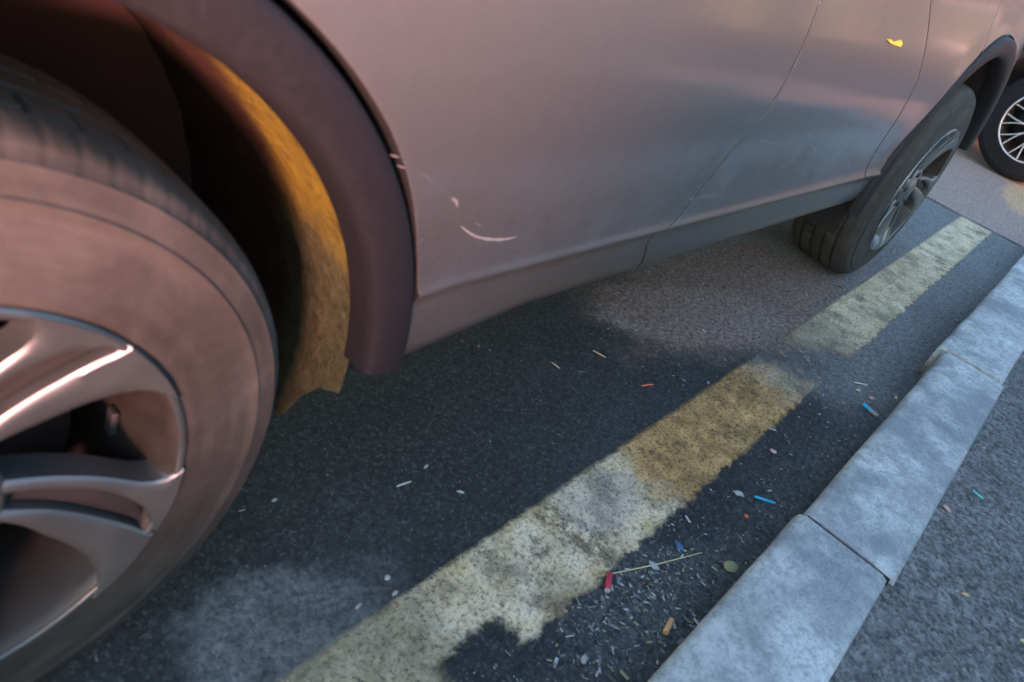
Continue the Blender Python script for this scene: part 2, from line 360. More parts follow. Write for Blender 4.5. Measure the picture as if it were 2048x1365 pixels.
# low out-of-view wall behind the footway, added to block part of the sun
MAT['render'] = simple('added_wall_render', (.36, .34, .31), .9, var=.2, scale=12, bump=.5); MAT['coping'] = simple('added_wall_coping', (.40, .40, .39), .85, var=.2, scale=30, bump=.4)
gw = empty('sun_blocking_wall', (0, -2.1, .088), label='unseen low rendered wall with stone coping, added to block the sun', cat='wall')
bevel_obj(mesh_obj('added_wall_face', *boxv(-1.55, 3.86, -.12, .10, -.06, 1.16), 'render', gw, smooth=False), .01)
bevel_obj(mesh_obj('added_wall_face', *boxv(-6.0, -1.552, -.11, .09, -.06, .66), 'render', gw, smooth=False), .01)
for i in range(8):
    a = -6.0+i*.5525; bevel_obj(mesh_obj('added_wall_coping_stone', *boxv(a, a+.545, -.14, .12, .662, .72), 'coping', gw, smooth=False), .012)
for i in range(8):
    a = -1.58+i*.684; bevel_obj(mesh_obj('added_wall_coping_stone', *boxv(a, a+.676, -.16, .14, 1.162, 1.23), 'coping', gw, smooth=False), .012)

# house across the crossing street (seen in the paintwork)
MAT['brick_red'] = simple('slate_cladding', (.028, .036, .040), .9, var=.2, scale=3, bump=.3); MAT['roof_tile'] = simple('roof_tile', (.22, .09, .06), .85, var=.3, scale=8)
hs = empty('house', (20.0, 0, 0), label='dark slate clad house with dark windows across the crossing street', cat='house')
mesh_obj('wall', *boxv(0, 7, -15, 9, -.1, 6.2), 'brick_red', hs, smooth=False)
mesh_obj('roof', [(-.4, -15.4, 6.2), (-.4, 9.4, 6.2), (3.5, 9.4, 8.4), (3.5, -15.4, 8.4), (7.4, -15.4, 6.2), (7.4, 9.4, 6.2)], [(0, 1, 2, 3), (3, 2, 5, 4), (0, 3, 4), (1, 5, 2), (0, 4, 5, 1)], 'roof_tile', hs, smooth=False)
for zz in (.9, 3.9):
    for i in range(8):
        yy = -13.6+i*2.9
        wn = mesh_obj('window', *boxv(-.06, .02, yy, yy+1.2, zz, zz+1.6), 'plate', hs, smooth=False)
        for q in (0, 1): mesh_obj('pane', *boxv(-.075, -.055, yy+.07+q*.55, yy+.58+q*.55, zz+.08, zz+1.52), 'glass', wn, smooth=False)
mesh_obj('front_door', *boxv(-.07, .02, 7.0+.6, 7.0+1.6, 0, 2.2), 'cladding', hs, smooth=False)

# ------------------------------------------------------------------ cars
PROF = [(.326, .075), (.331, .050), (.338, .034), (.348, .024), (.362, .0185), (.385, .0160), (.402, .0165), (.412, .0165), (.421, .0150), (.429, .0095), (.4345, .0053), (.4375, .0040), (.4405, .0046), (.4445, .0073), (.449, .0095), (.460, .0105), (.475, .0112), (.50, .0112), (.54, .0085), (.60, .003), (.65, .0), (.70, .0015), (.75, .006), (.80, .013), (.86, .024), (.92, .038), (1.0, .062)]
WB = 2.60; WR = .335; YW = 1.80
def ysurf(x, z):
    y = interp(PROF, z)
    for wx in (0.0, WB):
        d = math.hypot(x-wx, z-WR)
        y -= .006*math.exp(-((d-.49)/.045)**2)*(1 if z > .46 else max(0, (z-.36)/.1))
    if x > 2.75: y += .55*((x-2.75)/.75)**2.6*.45
    if x < -.15: y += .45*((-.15-x)/.6)**2.4*.35
    return y
BG = [(.30, 1.030), (.354, 1.030), (.407, 1.010), (.43, 1.022), (.438, 1.030), (.447, 1.060), (.485, 1.098), (.53, 1.117), (.578, 1.135), (.615, 1.165), (.69, 1.195), (.744, 1.203), (.82, 1.203), (1.0, 1.215)]
AG = [(.30, 2.035), (.36, 2.03), (.414, 2.02), (.47, 1.99), (.60, 1.965), (.70, 1.93), (.80, 1.83), (.86, 1.76), (1.0, 1.66)]
OUT = .494
def arch_front(z): return math.sqrt(max(0, OUT**2-(z-WR)**2))
def door_rear(z): return arch_front(z) if z < .775 else arch_front(.775)-(z-.775)*.05
def zlist(z0, z1):
    zs = sorted(set([z0, z1]+[p[0] for p in PROF if z0 < p[0] < z1])); out = []
    for a, b in zip(zs, zs[1:]):
        n_ = max(1, int(math.ceil((b-a)/.02))); out += [a+(b-a)*i/n_ for i in range(n_)]
    return out+[z1]
class Side:
    """mirror +1: side at local y=0 facing -y; -1: opposite side"""
    def __init__(s, sgn): s.s = sgn
    def pt(s, x, y, z): return (x, y, z) if s.s > 0 else (x, YW-y, z)
    def fs(s, f): return f if s.s > 0 else [tuple(reversed(q)) for q in f]
def row_panel(sd_, xl, xr, z0, z1, n_, g=.0024, fold=True):
    rows = []
    zs = zlist(z0, z1)
    for k_, z in enumerate(zs):
        a = xl(z)+g; b = xr(z)-g; pts = []
        us = [a+.004]+[a+.004+(b-a-.008)*(i/n_) for i in range(1, n_)]+[b-.004]
        if fold: pts += [(a, ysurf(a, z)+.03, z), (a, ysurf(a, z)+.0006, z), (a+.0008, ysurf(a, z)+.0001, z)]
        pts += [(u_, ysurf(u_, z), z) for u_ in us]
        if fold: pts += [(b-.0008, ysurf(b, z)+.0001, z), (b, ysurf(b, z)+.0006, z), (b, ysurf(b, z)+.03, z)]
        pts = [(p[0], p[1], p[2]-.036*min(1, max(0, (.74-p[0])/.27))*max(0, (.43-p[2])/.1)) for p in pts]
        rows.append([sd_.pt(*p) for p in pts])
    vs, fs = grid(rows); return vs, sd_.fs(fs)
def shade_edges(o, nu):
    o.data.materials.append(MAT['gap_shade']); w_ = nu-1
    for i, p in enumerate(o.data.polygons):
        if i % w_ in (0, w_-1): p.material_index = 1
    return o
MAT['gap_shade'] = simple('gap_shade_black', (.008, .008, .008), .8)  # black door edges stand in for the shade inside the panel gaps
def col_panel(sd_, x0, x1, zb, zt, nx, nz):
    rows = []
    for i in range(nx+1):
        x = x0+(x1-x0)*i/nx; a = zb(x); b = zt(x)
        rows.append([sd_.pt(x, ysurf(x, a+(b-a)*j/nz), a+(b-a)*j/nz) for j in range(nz+1)])
    vs, fs = grid(rows); return vs, sd_.fs([tuple(reversed(q)) for q in fs])
def rim_parts(wheel, style):
    rl = .2146
    prof = [(.003, .2135), (-.007, .2146), (-.010, .2125), (-.0105, .2075), (-.006, .2035), (.004, .2005), (.03, .197), (.055, .190), (.15, .186), (.19, .200), (.205, .205)]
    vs, fs = revolve(prof, 120)
    mesh_obj('rim', vs, fs, ['barrel'], wheel)
    o = wheel.children[-1] if False else None
    # bright lip ring as a part of its own look
    vs, fs = revolve([(.004, .2146), (-.0085, .2152), (-.0118, .2125), (-.0118, .2085), (-.0085, .2058), (.004, .2025)], 120)
    mesh_obj('rim_lip', vs, fs, 'rim' if style == 1 else 'rim2', wheel)
    def arm(lo, hi, r0, r1, th, yface, mat, name, n_=14, ch=.003, rot=0.0):
        rows = []
        for i in range(n_+1):
            r = r0+(r1-r0)*i/n_; a = R(lo(r))+rot; b = R(hi(r))+rot; yf = yface(r); da = ch/r
            sec = [(a, yf+th), (a, yf+ch), (a+da, yf), (a+(b-a)*.35, yf-.0012), (a+(b-a)*.65, yf-.0012), (b-da, yf), (b, yf+ch), (b, yf+th)]
            rows.append([(r*math.cos(q), yy, r*math.sin(q)) for q, yy in sec])
        vs, fs = grid(rows)
        o = mesh_obj(name, vs, fs, mat, wheel); sharp(o, 40); return o
    if style == 1:
        lowE = lambda r: interp([(.05, -28), (.067, -29.9), (.09, -32), (.119, -37), (.16, -41), (.185, -44), (.200, -47), (.2135, -54)], r)
        upE = lambda r: interp([(.05, 14), (.063, 10.9), (.09, 3), (.12, -3), (.158, -9), (.177, -11.5), (.198, -12), (.2135, -7)], r)
        gU = lambda r: interp([(.05, 0), (.063, -2.7), (.107, -9), (.141, -13), (.170, -17.5), (.190, -21.5), (.2, -24.5), (.212, -30)], r)
        gL = lambda r: interp([(.05, -18), (.063, -19.6), (.107, -22), (.16, -27), (.19, -29), (.2, -30), (.212, -30.1)], r)
        yface = lambda r: .010-.0232*(r/.2125)**2.4
        for q in range(5):
            rot = R(72*q)
            arm(gU, upE, .05, .2138, .034, yface, 'rim', 'spoke', rot=rot)
            arm(lowE, gL, .05, .2138, .034, yface, 'rim', 'spoke', rot=rot)
            arm(gL, gU, .05, .206, .02, lambda r: yface(r)+.013, 'rim_dark', 'spoke_pocket', rot=rot)
        vs, fs = revolve([(.05, .072), (.012, .072), (.006, .066), (.008, .045), (.002, .034), (.0, .030), (-.001, .0)], 48)
        mesh_obj('hub', vs, fs, 'rim', wheel)
        for q in range(5):
            a = R(72*q+6); vs, fs = revolve([(.01, .009), (-.003, .009), (-.005, .006), (-.005, 0)], 6)
            b = mesh_obj('wheel_bolt', [(v[0]+.055*math.cos(a), v[1]+.006, v[2]+.055*math.sin(a)) for v in vs], fs, 'disc', wheel, smooth=False)
        # balance weights clipped in the barrel
        for a, yy in ((20.5, .060), (-8.0, .075)):
            vs, fs = boxv(.180, .187, yy-.007, yy+.007, -.014, .014); ca, sa = math.cos(R(a)), math.sin(R(a))
            bevel_obj(mesh_obj('balance_weight', [(v[0]*ca-v[2]*sa, v[1], v[0]*sa+v[2]*ca) for v in vs], fs, 'rim', wheel, smooth=False), .002)
    else:
        yface = lambda r: .004-.008*(r/.2)**2
        for q in range(10):
            rot = R(36*q+8)
            for sg in (-1, 1):
                lo = lambda r, sg=sg: sg*interp([(.05, 0), (.10, 1), (.21, 9)], r)-R(90)*0-1.9*.1/r
                hi = lambda r, sg=sg: sg*interp([(.05, 0), (.10, 1), (.21, 9)], r)+1.9*.1/r
                arm(lo, hi, .05, .212, .025, yface, 'rim2', 'spoke', rot=rot, n_=8, ch=.0015)
        vs, fs = revolve([(.05, .068), (.008, .068), (.002, .06), (-.002, .03), (-.003, 0)], 40); mesh_obj('hub', vs, fs, 'rim2', wheel)
    vs, fs = revolve([(.088, .145), (.076, .145), (.075, .08), (.055, .075), (.052, 0)], 60); mesh_obj('brake_disc', vs, fs, 'disc', wheel)
    vs, fs = revolve([(.205, .198), (.200, .08), (.20, 0)], 48); mesh_obj('inner_cover', vs, fs, 'shell', wheel)
def tyre_mesh(style):
    W = .215; half = [(.016, .2105), (-.006, .2150), (-.0078, .2185), (-.0062, .228), (-.0052, .246), (-.0045, .262), (-.004, .278), (-.0025, .288), (-.0035, .2895), (-.0032, .2925), (-.0005, .294), (.0015, .303), (.005, .3125), (.0055, .3150), (.0085, .3165), (.013, .3225), (.020, .328), (.034, .3322), (.047, .3338), (.0475, .3265), (.0545, .3265), (.055, .3342), (.075, .3348), (.084, .3350), (.0845, .327), (.0935, .327), (.094, .335), (.1075, .335)]
    prof = half+[(W-a, b) for a, b in reversed(half[:-1])]
    N = 672
    def fn(i, j, yy, rr):
        d = min(yy, W-yy)
        if .0084 <= d <= .044 and i % 8 in (0, 1): return rr-.0007
        if .055 <= d <= .0841 and (i+4) % 12 in (0, 1) and rr > .33: return rr-.005
        return rr
    return revolve(prof, N, fn)
TYRE = {}
def make_wheel(car, x, sgn, style, steer=0.0, rot=0.0, mat='tyre', tag=None):
    wroot = empty('wheel', (x, 0 if sgn > 0 else YW, WR), 0, car)
    wroot.rotation_euler = (0, 0, steer+(0 if sgn > 0 else math.pi))
    if mat not in TYRE:
        o = mesh_obj('tyre', *tyre_mesh(style), mat, wroot); sharp(o, 45); TYRE[mat] = o.data
    else: link(bpy.data.objects.new('tyre', TYRE[mat]), wroot)
    key = ('rim', style)
    if key not in TYRE:
        before = set(COL.objects); rim_parts(wroot, style)
        TYRE[key] = [o for o in COL.objects if o not in before]
    else:
        for o in TYRE[key]:
            c = o.copy(); COL.objects.link(c); c.parent = wroot
    for c in wroot.children:
        c.rotation_euler = (0, -rot, 0)
    return wroot
def make_car(name, loc, rz, paint, label, cat, style, tyre, mud_and_glow, rots):
    car = empty(name, loc, rz, label=label, category_=None) if False else empty(name, loc, rz, label=label, cat=cat)
    P_ = {}
    for sgn in (1, -1):
        s = Side(sgn)
        zt = 1.0; zb = .326
        P_['rear_door', sgn] = mesh_obj('rear_door', *row_panel(s, door_rear, lambda z: interp(BG, z), zb, zt, 46), paint, car); shade_edges(P_['rear_door', sgn], 53)
        P_['front_door', sgn] = mesh_obj('front_door', *row_panel(s, lambda z: interp(BG, z), lambda z: interp(AG, z), zb, zt, 40), paint, car); shade_edges(P_['front_door', sgn], 47)
        # fender: row patch up to the arch, then columns over it
        xa = WB-OUT
        v1 = row_panel(s, lambda z: interp(AG, z), lambda z: (WB-arch_front(z)) if z < .775 else WB-arch_front(.775), zb, zt, 14)
        xk = WB-arch_front(.775)
        v2 = col_panel(s, xk-.0028, 3.06, lambda x: WR+math.sqrt(max(1e-6, OUT**2-(x-WB)**2)), lambda x: 1.0-.06*max(0, (x-2.4))/.7, 40, 14)
        P_['front_fender', sgn] = mesh_obj('front_fender', *join(v1, v2), paint, car)
        v3 = col_panel(s, -.46, door_rear(.775)-.003, lambda x: WR+math.sqrt(max(1e-6, OUT**2-x**2)), lambda x: 1.0, 40, 14)
        mesh_obj('quarter_panel', *v3, paint, car)
        # front and rear bumper corners
        mesh_obj('front_bumper', *join(col_panel(s, 3.062, 3.44, lambda x: .42-.12*min(1, (x-3.06)/.2), lambda x: .93-.10*(x-3.06)/.38, 16, 14),
                                       col_panel(s, WB+OUT*.93, 3.062, lambda x: .44, lambda x: WR+math.sqrt(max(1e-6, OUT**2-(x-WB)**2)) if x < WB+OUT-.001 else .93, 3, 6)), paint, car)
        mesh_obj('rear_bumper', *col_panel(s, -.74, -.462, lambda x: .30, lambda x: 1.0, 12, 14), paint, car)
        for wx, nm in ((0.0, 'rear'), (WB, 'front')):
            yo = lambda a: 0.0 if sgn > 0 else 0.0
            prof = [(.040, .4295), (.012, .4300), (.002, .4325), (-.004, .438), (-.0065, .450), (-.0075, .466), (-.0065, .478), (-.003, .4845), (.004, .4868), (.022, .4868)]
            vs, fs = revolve(prof, 90, None, R(0.5) if wx == 0 else R(15), R(183))
            vs = [s.pt(v[0]+wx, v[1], v[2]+WR) for v in vs]
            mesh_obj('arch_cladding', vs, fs if sgn < 0 else [tuple(reversed(q)) for q in fs], 'cladding', car)
            rows = []
            for i in range(91):
                row = []
                for yy in [.034, .05, .07, .09, .11, .13, .15, .18, .22, .30, .42]:
                    a0 = interp([(.034, -7), (.06, -9), (.085, -11), (.10, -17), (.115, -22), (.13, -20), (.145, -13), (.2, -11), (.42, -10)], yy); a = R(a0+(196-a0)*i/90)
                    rr = .4335+(.004*noise.noise(Vector((a*9, yy*30, 1))) if yy > .034 else 0)-.008*max(0, math.sin(a*1))*(yy > .2)
                    row.append(s.pt(wx+rr*math.cos(a), yy, WR+rr*math.sin(a)))
                rows.append(row)
            vs, fs = grid(rows); mesh_obj('wheel_arch_liner', vs, s.fs(fs), 'liner' if mud_and_glow and wx == 0 else 'shell', car)
            vs, fs = revolve([(.42, .44), (.42, 0)], 40, None, 0, 2*math.pi)
            mesh_obj('wheel_well_wall', [s.pt(v[0]+wx, v[1], max(.26, v[2]+WR)) for v in vs], fs, 'well' if mud_and_glow else 'shell', car)
        # glasshouse side
        for nm, pts in (('rear_window', [(.12, 1.02), (1.16, 1.02), (1.12, 1.50), (.22, 1.48)]), ('front_window', [(1.26, 1.02), (2.10, 1.02), (1.62, 1.46), (1.22, 1.50)])):
            vs = [s.pt(x, .035+(z-1.0)*.45+.004, z) for x, z in pts]
            mesh_obj(nm, vs, s.fs([(0, 1, 2, 3)]), 'glass', car)
        pil = [(-.55, 1.0), (2.28, 1.0), (1.60, 1.53), (.2, 1.56), (-.35, 1.45)]
        mesh_obj('window_frame', [s.pt(x, .035+(z-1.0)*.45+.012, z) for x, z in pil], s.fs([(0, 1, 2, 3, 4)]), 'cladding', car)
        for xh in (.42, 1.36):
            vs, fs = boxv(xh, xh+.19, -.028, .02, .895, .925); bevel_obj(mesh_obj('door_handle', [s.pt(*v) for v in vs], fs, paint, car, smooth=False), .012, 3)
        vs, fs = boxv(1.95, 2.10, -.20, .02, 1.0, 1.14); bevel_obj(mesh_obj('wing_mirror', [s.pt(*v) for v in vs], fs, paint, car, smooth=False), .035, 3)
        vs, fs = boxv(3.20, 3.36, .12, .34, .72, .82); bevel_obj(mesh_obj('headlight', [s.pt(v[0]-(v[1]-.03)*-.25, v[1], v[2]) for v in vs], fs, 'lamp_clear', car, smooth=False), .03, 3)
        vs, fs = boxv(-.755, -.60, .03, .30, .80, .98); bevel_obj(mesh_obj('tail_light', [s.pt(*v) for v in vs], fs, 'lamp_red', car, smooth=False), .03, 3)
    # centre shells
    def span(stations, nm, mat, ny=12, crown=.04):
        rows = []
        for x, yy, z in stations:
            rows.append([(x, yy+(YW-2*yy)*j/ny, z+crown*(1-(2*j/ny-1)**2)) for j in range(ny+1)])
        vs, fs = grid(rows); return mesh_obj(nm, vs, fs, mat, car)
    span([(2.24, .05, .99), (2.6, .06, .98), (3.0, .09, .94), (3.2, .14, .89), (3.40, .20, .82)], 'bonnet', paint)
    span([(1.58, .275, 1.53), (2.30, .06, .985)], 'windscreen', 'glass')
    span([(-.38, .25, 1.46), (.2, .285, 1.56), (.9, .29, 1.58), (1.60, .275, 1.53)], 'roof', paint)
    span([(-.40, .25, 1.45), (-.66, .10, 1.02)], 'rear_screen', 'glass', crown=.02)
    rows = [[(x+.05*(1-(2*j/14-1)**2), .14+(YW-.28)*j/14, z) for j in range(15)] for x, z in ((3.42, .24), (3.46, .45), (3.44, .62), (3.42, .83))]
    vs, fs = grid(rows); mesh_obj('front_face', vs, fs, 'cladding', car)
    rows = [[(x-.04*(1-(2*j/14-1)**2), .12+(YW-.24)*j/14, z) for j in range(15)] for x, z in ((-.72, .28), (-.76, .5), (-.75, .8), (-.66, 1.02))]
    vs, fs = grid(rows); mesh_obj('tailgate', vs, [tuple(reversed(q)) for q in fs], paint, car)
    V = []
    for a, b, c in ((.50, 2.07, .085), ):
        V.append(boxv(a, b, c, YW-c, .345, 1.0))
    V.append(boxv(-.70, .50, .43, YW-.43, .30, 1.0)); V.append(boxv(2.07, 3.38, .43, YW-.43, .26, .80))
    vs, fs = join(*V); mesh_obj('underbody', vs, fs, 'shell', car, smooth=False)
    for (x, sgn), rt in zip(((0, 1), (WB, 1), (0, -1), (WB, -1)), rots):
        make_wheel(car, x, sgn, style, rot=R(rt), mat=tyre)
    return car, P_
YAWC = -0.0192
car, PAN = make_car('parked_car', (0, 0, 0), YAWC, 'paint', 'dusty grey metallic car parked beside the kerb, black trimmed wheel arch nearest', 'car', 1, 'tyre', True, (0, 20, 40, 70))
car2, _ = make_car('crossing_car', (5.75, .02+WB, 0.008), -math.pi/2, 'paint2', 'dark car with thin spoked pale alloy wheel, standing across the street ahead', 'car', 2, 'tyre2', False, (10, 0, 30, 50))
car2.scale = (1.03, 1.03, 1.03); car2.location.y = .02+WB*1.03; car2.location.z = 0

# ------------------------------------------------------------------ marks and a modelled lamp glint on the car
cY, sY = math.cos(YAWC), math.sin(YAWC)
def to_car(v): return Vector((cY*v.x+sY*v.y, -sY*v.x+cY*v.y, v.z))
def on_body(u, v):
    o = to_car(CO); d = to_car(ray(u, v)); y = .005
    for _ in range(8):
        p = o+d*((y-o.y)/d.y); y = ysurf(p.x, p.z)
    return p
def ribbon(name, pix, wid, mat, parent, off=.0006):
    P3 = [on_body(*q) for q in pix]; rows = []
    for i, p in enumerate(P3):
        t = (P3[min(i+1, len(P3)-1)]-P3[max(i-1, 0)]); t.y = 0; t.normalize(); nrm = Vector((-t.z, 0, t.x))
        w_ = wid*(math.sin(math.pi*(i+.35)/(len(P3)-.3))**.6)*(.7+.6*random.random())/2
        row = []
        for k_ in (-1, 1):
            q = p+nrm*w_*k_; row.append((q.x, ysurf(q.x, q.z)-off, q.z))
        rows.append(row)
    vs, fs = grid(rows); return mesh_obj(name, vs, fs, mat, parent)
def curve(pts, n_=24):
    out = []
    for i in range(n_+1):
        t = i/n_*(len(pts)-1); j = min(int(t), len(pts)-2); f = t-j
        p0, p1, p2, p3 = pts[max(j-1, 0)], pts[j], pts[j+1], pts[min(j+2, len(pts)-1)]
        out.append(tuple(.5*(2*b+(c-a)*f+(2*a-5*b+4*c-d)*f*f+(3*b-a-3*c+d)*f**3) for a, b, c, d in zip(p0, p1, p2, p3)))
    return out
rd = PAN['rear_door', 1]; fd = PAN['front_door', 1]
ribbon('scuff_mark', curve([(921, 452), (936, 464), (955, 474), (985, 479), (1012, 478), (1036, 473)]), .0042, 'scratch', rd)
ribbon('scuff_mark', curve([(903, 396), (912, 403), (914, 414)], 8), .0035, 'scratch', rd)
ribbon('scuff_mark', curve([(800, 322), (826, 338), (850, 352), (878, 372), (900, 394), (910, 420), (919, 448)], 40), .0011, 'scuff_faint', rd)
for a, b in (((779, 310), (797, 314)), ((793, 331), (810, 336)), ((846, 348), (862, 360)), ((950, 446), (962, 452))):
    ribbon('scuff_mark', [a, ((a[0]+b[0])/2, (a[1]+b[1])/2), b], .0013, 'scratch', rd)
for a, b in (((1578, 321), (1604, 334)), ((1622, 290), (1632, 304)), ((1370, 395), (1385, 396)), ((1402, 394), (1428, 391)), ((1605, 265), (1622, 271)), ((1520, 280), (1545, 287)), ((1495, 341), (1515, 344)), ((1908, 143), (1922, 151))):
    ribbon('scuff_mark', [a, ((a[0]+b[0])/2, (a[1]+b[1])/2), b], .0018, 'scratch', fd)
MAT['glint_yellow'] = simple('lamp_glint_yellow', (.85, .62, .06), .4, var=.1)  # reflection of a lamp in the door, built as a raised yellow patch
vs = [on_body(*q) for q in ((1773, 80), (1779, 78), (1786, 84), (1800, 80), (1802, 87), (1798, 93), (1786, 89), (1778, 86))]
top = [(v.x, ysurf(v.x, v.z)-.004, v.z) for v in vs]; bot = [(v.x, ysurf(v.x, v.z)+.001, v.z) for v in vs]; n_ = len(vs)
mesh_obj('yellow_glint', top+bot, [tuple(range(n_))]+[(i, i+n_, (i+1) % n_+n_, (i+1) % n_) for i in range(n_)], 'glint_yellow', fd, smooth=False)

# ------------------------------------------------------------------ litter
def lit(name, col, rough=.6, **k_): MAT[name] = simple(name, col, rough, var=.15, **k_)
lit('l_red', (.50, .03, .06)); lit('l_white', (.34, .335, .325)); lit('l_orange', (.72, .38, .17)); lit('l_blue', (.03, .42, .66)); lit('l_dkblue', (.04, .11, .22))
lit('l_straw', (.55, .47, .22)); lit('l_leaf', (.33, .33, .16)); lit('l_teal', (.10, .55, .52)); lit('l_pink', (.55, .33, .27)); lit('l_oranger', (.75, .16, .07)); lit('l_twig', (.035, .03, .028)); lit('l_pale', (.5, .48, .44)); lit('l_tan', (.55, .38, .22))
GZ = .0005; PZ = .0915
def ground(u, v):
    p = onZ(u, v, 0)
    if p.y < -.61+KS*p.x: p = onZ(u, v, PZ); p.z = PZ
    return p
def rod(name, a, b, r, mat, label, cat, tip=None, lift=0.0):
    A = ground(*a); B = ground(*b); A.z += r+GZ+lift; B.z += r+GZ+lift; t = (B-A); Ln = t.length; t.normalize()
    sdv = Vector((0, 0, 1)).cross(t); up = t.cross(sdv); rows = []
    for f, q in ((0, 0.0), (0, .8), (.03, 1), (.5, .97), (.97, 1), (1, .85), (1, 0.0)):
        rows.append([tuple(A+t*(Ln*f)+(sdv*math.cos(2*math.pi*i/10)+up*math.sin(2*math.pi*i/10))*r*q) for i in range(11)])
    vs, fs = grid(rows); o = mesh_obj(name, vs, fs, [mat]+([tip[0]] if tip else []), label=label, cat=cat)
    if tip:
        for p in o.data.polygons:
            c = Vector(p.center)-A
            if tip[1] < c.dot(t)/Ln: p.material_index = 1
    sharp(o, 50); return o
def flake(name, uv, lx, ly, h, ang, mat, label, cat, n_=12, curl=.25, seed=0):
    """thin irregular closed scrap with curled edges"""
    p = ground(*uv); random.seed(seed or int(uv[0]*7+uv[1])); vs = []; rad = [1+.35*(random.random()-.5) for _ in range(n_)]
    ca, sa = math.cos(ang), math.sin(ang)
    for top in (1, 0):
        for ring in (.0, .55, 1.0):
            for i in range(n_):
                a = 2*math.pi*i/n_; r = ring*rad[i]; X = lx/2*r*math.cos(a); Y = ly/2*r*math.sin(a)
                Z = h*(1-ring**2*(1-curl*math.sin(2*a+uv[0])))*1.0+.0006 if top else .0002+max(0, h*curl*ring*math.sin(2*a+uv[0]))*.8
                vs.append((p.x+X*ca-Y*sa, p.y+X*sa+Y*ca, p.z+GZ+max(Z, .0002)))
    fs = []; m_ = n_*3
    for r in range(2):
        for i in range(n_):
            j = (i+1) % n_; fs.append((r*n_+i, (r+1)*n_+i, (r+1)*n_+j, r*n_+j)); fs.append((m_+r*n_+i, m_+r*n_+j, m_+(r+1)*n_+j, m_+(r+1)*n_+i))
    for i in range(n_): j = (i+1) % n_; fs.append((2*n_+i, m_+2*n_+i, m_+2*n_+j, 2*n_+j))
    return mesh_obj(name, vs, fs, mat, label=label, cat=cat)
def strip(name, pix, wid, mat, label, cat, lift=.001, h=.0012):
    P3 = [ground(*q) for q in curve(pix, 12)]; rows = []
    for i, p in enumerate(P3):
        t = (P3[min(i+1, len(P3)-1)]-P3[max(i-1, 0)]); t.z = 0; t.normalize(); nrm = Vector((-t.y, t.x, 0)); w_ = wid/2*(.55+.45*math.sin(math.pi*(i+.5)/len(P3)))
        a = p-nrm*w_; b = p+nrm*w_; z0 = p.z+GZ+lift*math.sin(math.pi*i/len(P3))
        rows.append([(a.x, a.y, z0), (p.x, p.y, z0+h), (b.x, b.y, z0), (p.x, p.y, z0-.0002), (a.x, a.y, z0)])
    vs, fs = grid(rows); return mesh_obj(name, vs, fs, mat, label=label, cat=cat)
rod('cartridge', (1217, 1152), (1212, 1187), .0052, 'l_red', 'small red plastic tube with pale ends lying beside the yellow line', 'tube', ('l_white', .93))
rod('cigarette_butt', (1341, 1243), (1328, 1270), .0048, 'l_orange', 'orange cigarette butt lying in the gutter below the red tube', 'cigarette butt')
rod('plastic_stick', (1508, 996), (1548, 1009), .0028, 'l_blue', 'bright blue plastic stick with white tip in the gutter', 'stick', ('l_white', .84))
rod('plastic_sliver', (1944, 983), (1964, 1000), .0024, 'l_teal', 'turquoise plastic sliver lying on the footway', 'plastic sliver')
flake('white_pebble', (1478, 989), .024, .011, .007, R(-62), 'l_white', 'oval white pebble left of the blue stick', 'pebble', curl=0)
flake('orange_scrap', (1492, 1033), .012, .009, .003, R(10), 'l_oranger', 'tiny bright orange scrap below the white pebble', 'scrap')
flake('white_stone', (1168, 1319), .017, .012, .006, R(25), 'l_white', 'rounded white stone at the bottom edge of the gutter', 'stone', curl=0)
flake('paper_scrap', (1307, 1131), .020, .013, .003, R(80), 'l_white', 'torn white paper scrap lying across the straw stalk', 'paper')
flake('blue_scrap', (1358, 1092), .024, .013, .003, R(70), 'l_dkblue', 'dull blue plastic scrap above the straw stalk', 'plastic scrap')
flake('dry_leaf', (1460, 1134), .030, .026, .006, R(-20), 'l_leaf', 'crumpled olive green leaf against the near kerb stone', 'leaf', curl=.6)
strip('straw_stalk', [(1192, 1154), (1250, 1143), (1320, 1128), (1404, 1106)], .0028, 'l_straw', 'long thin yellow straw stalk lying across the gutter', 'straw')
flake('paper_scrap', (1183, 1156), .012, .005, .002, R(30), 'l_white', 'small white scrap at the left end of the straw stalk', 'paper')
rod('wrapper', (1724, 812), (1753, 836), .0050, 'l_blue', 'blue and white wrapper roll lying against the middle kerb stone', 'wrapper', ('l_white', .45))
flake('pink_scrap', (1546, 903), .017, .014, .002, R(-60), 'l_pink', 'pale pink scrap beside the ochre part of the line', 'scrap')
flake('tan_leaf', (1716, 781), .018, .011, .003, R(-50), 'l_tan', 'tan leaf fragment left of the wrapper, upper one', 'leaf')
flake('brown_leaf', (1744, 797), .018, .012, .003, R(-40), 'l_pink', 'brownish leaf fragment right above the wrapper', 'leaf')
flake('curled_leaf', (1792, 797), .018, .010, .004, R(20), 'l_tan', 'tan leaf tucked against the kerb face', 'leaf', curl=.5)
strip('pale_stick', [(1708, 766), (1722, 769), (1734, 772)], .005, 'l_pale', 'short pale stick lying above the tan leaf', 'stick', h=.003)
strip('bone_chip', [(1527, 851), (1537, 857), (1552, 862)], .007, 'l_white', 'pointed white chip near the edge of the ochre line', 'chip', h=.002)
flake('footway_leaf', (1894, 1018), .020, .014, .003, R(60), 'l_pink', 'pinkish leaf on the footway behind the kerb', 'leaf', curl=.4)
flake('footway_stone', (1930, 1190), .013, .007, .004, R(-60), 'l_tan', 'tan stone on the coarse footway near the right edge', 'stone', curl=0)
flake('yellow_stone', (2046, 1283), .012, .007, .003, R(-50), 'l_straw', 'yellowish chip at the far right edge of footway', 'stone', curl=0)
flake('white_chip', (1967, 897), .012, .006, .003, R(-40), 'l_white', 'small white chip just behind the middle kerb stone', 'chip', curl=0)
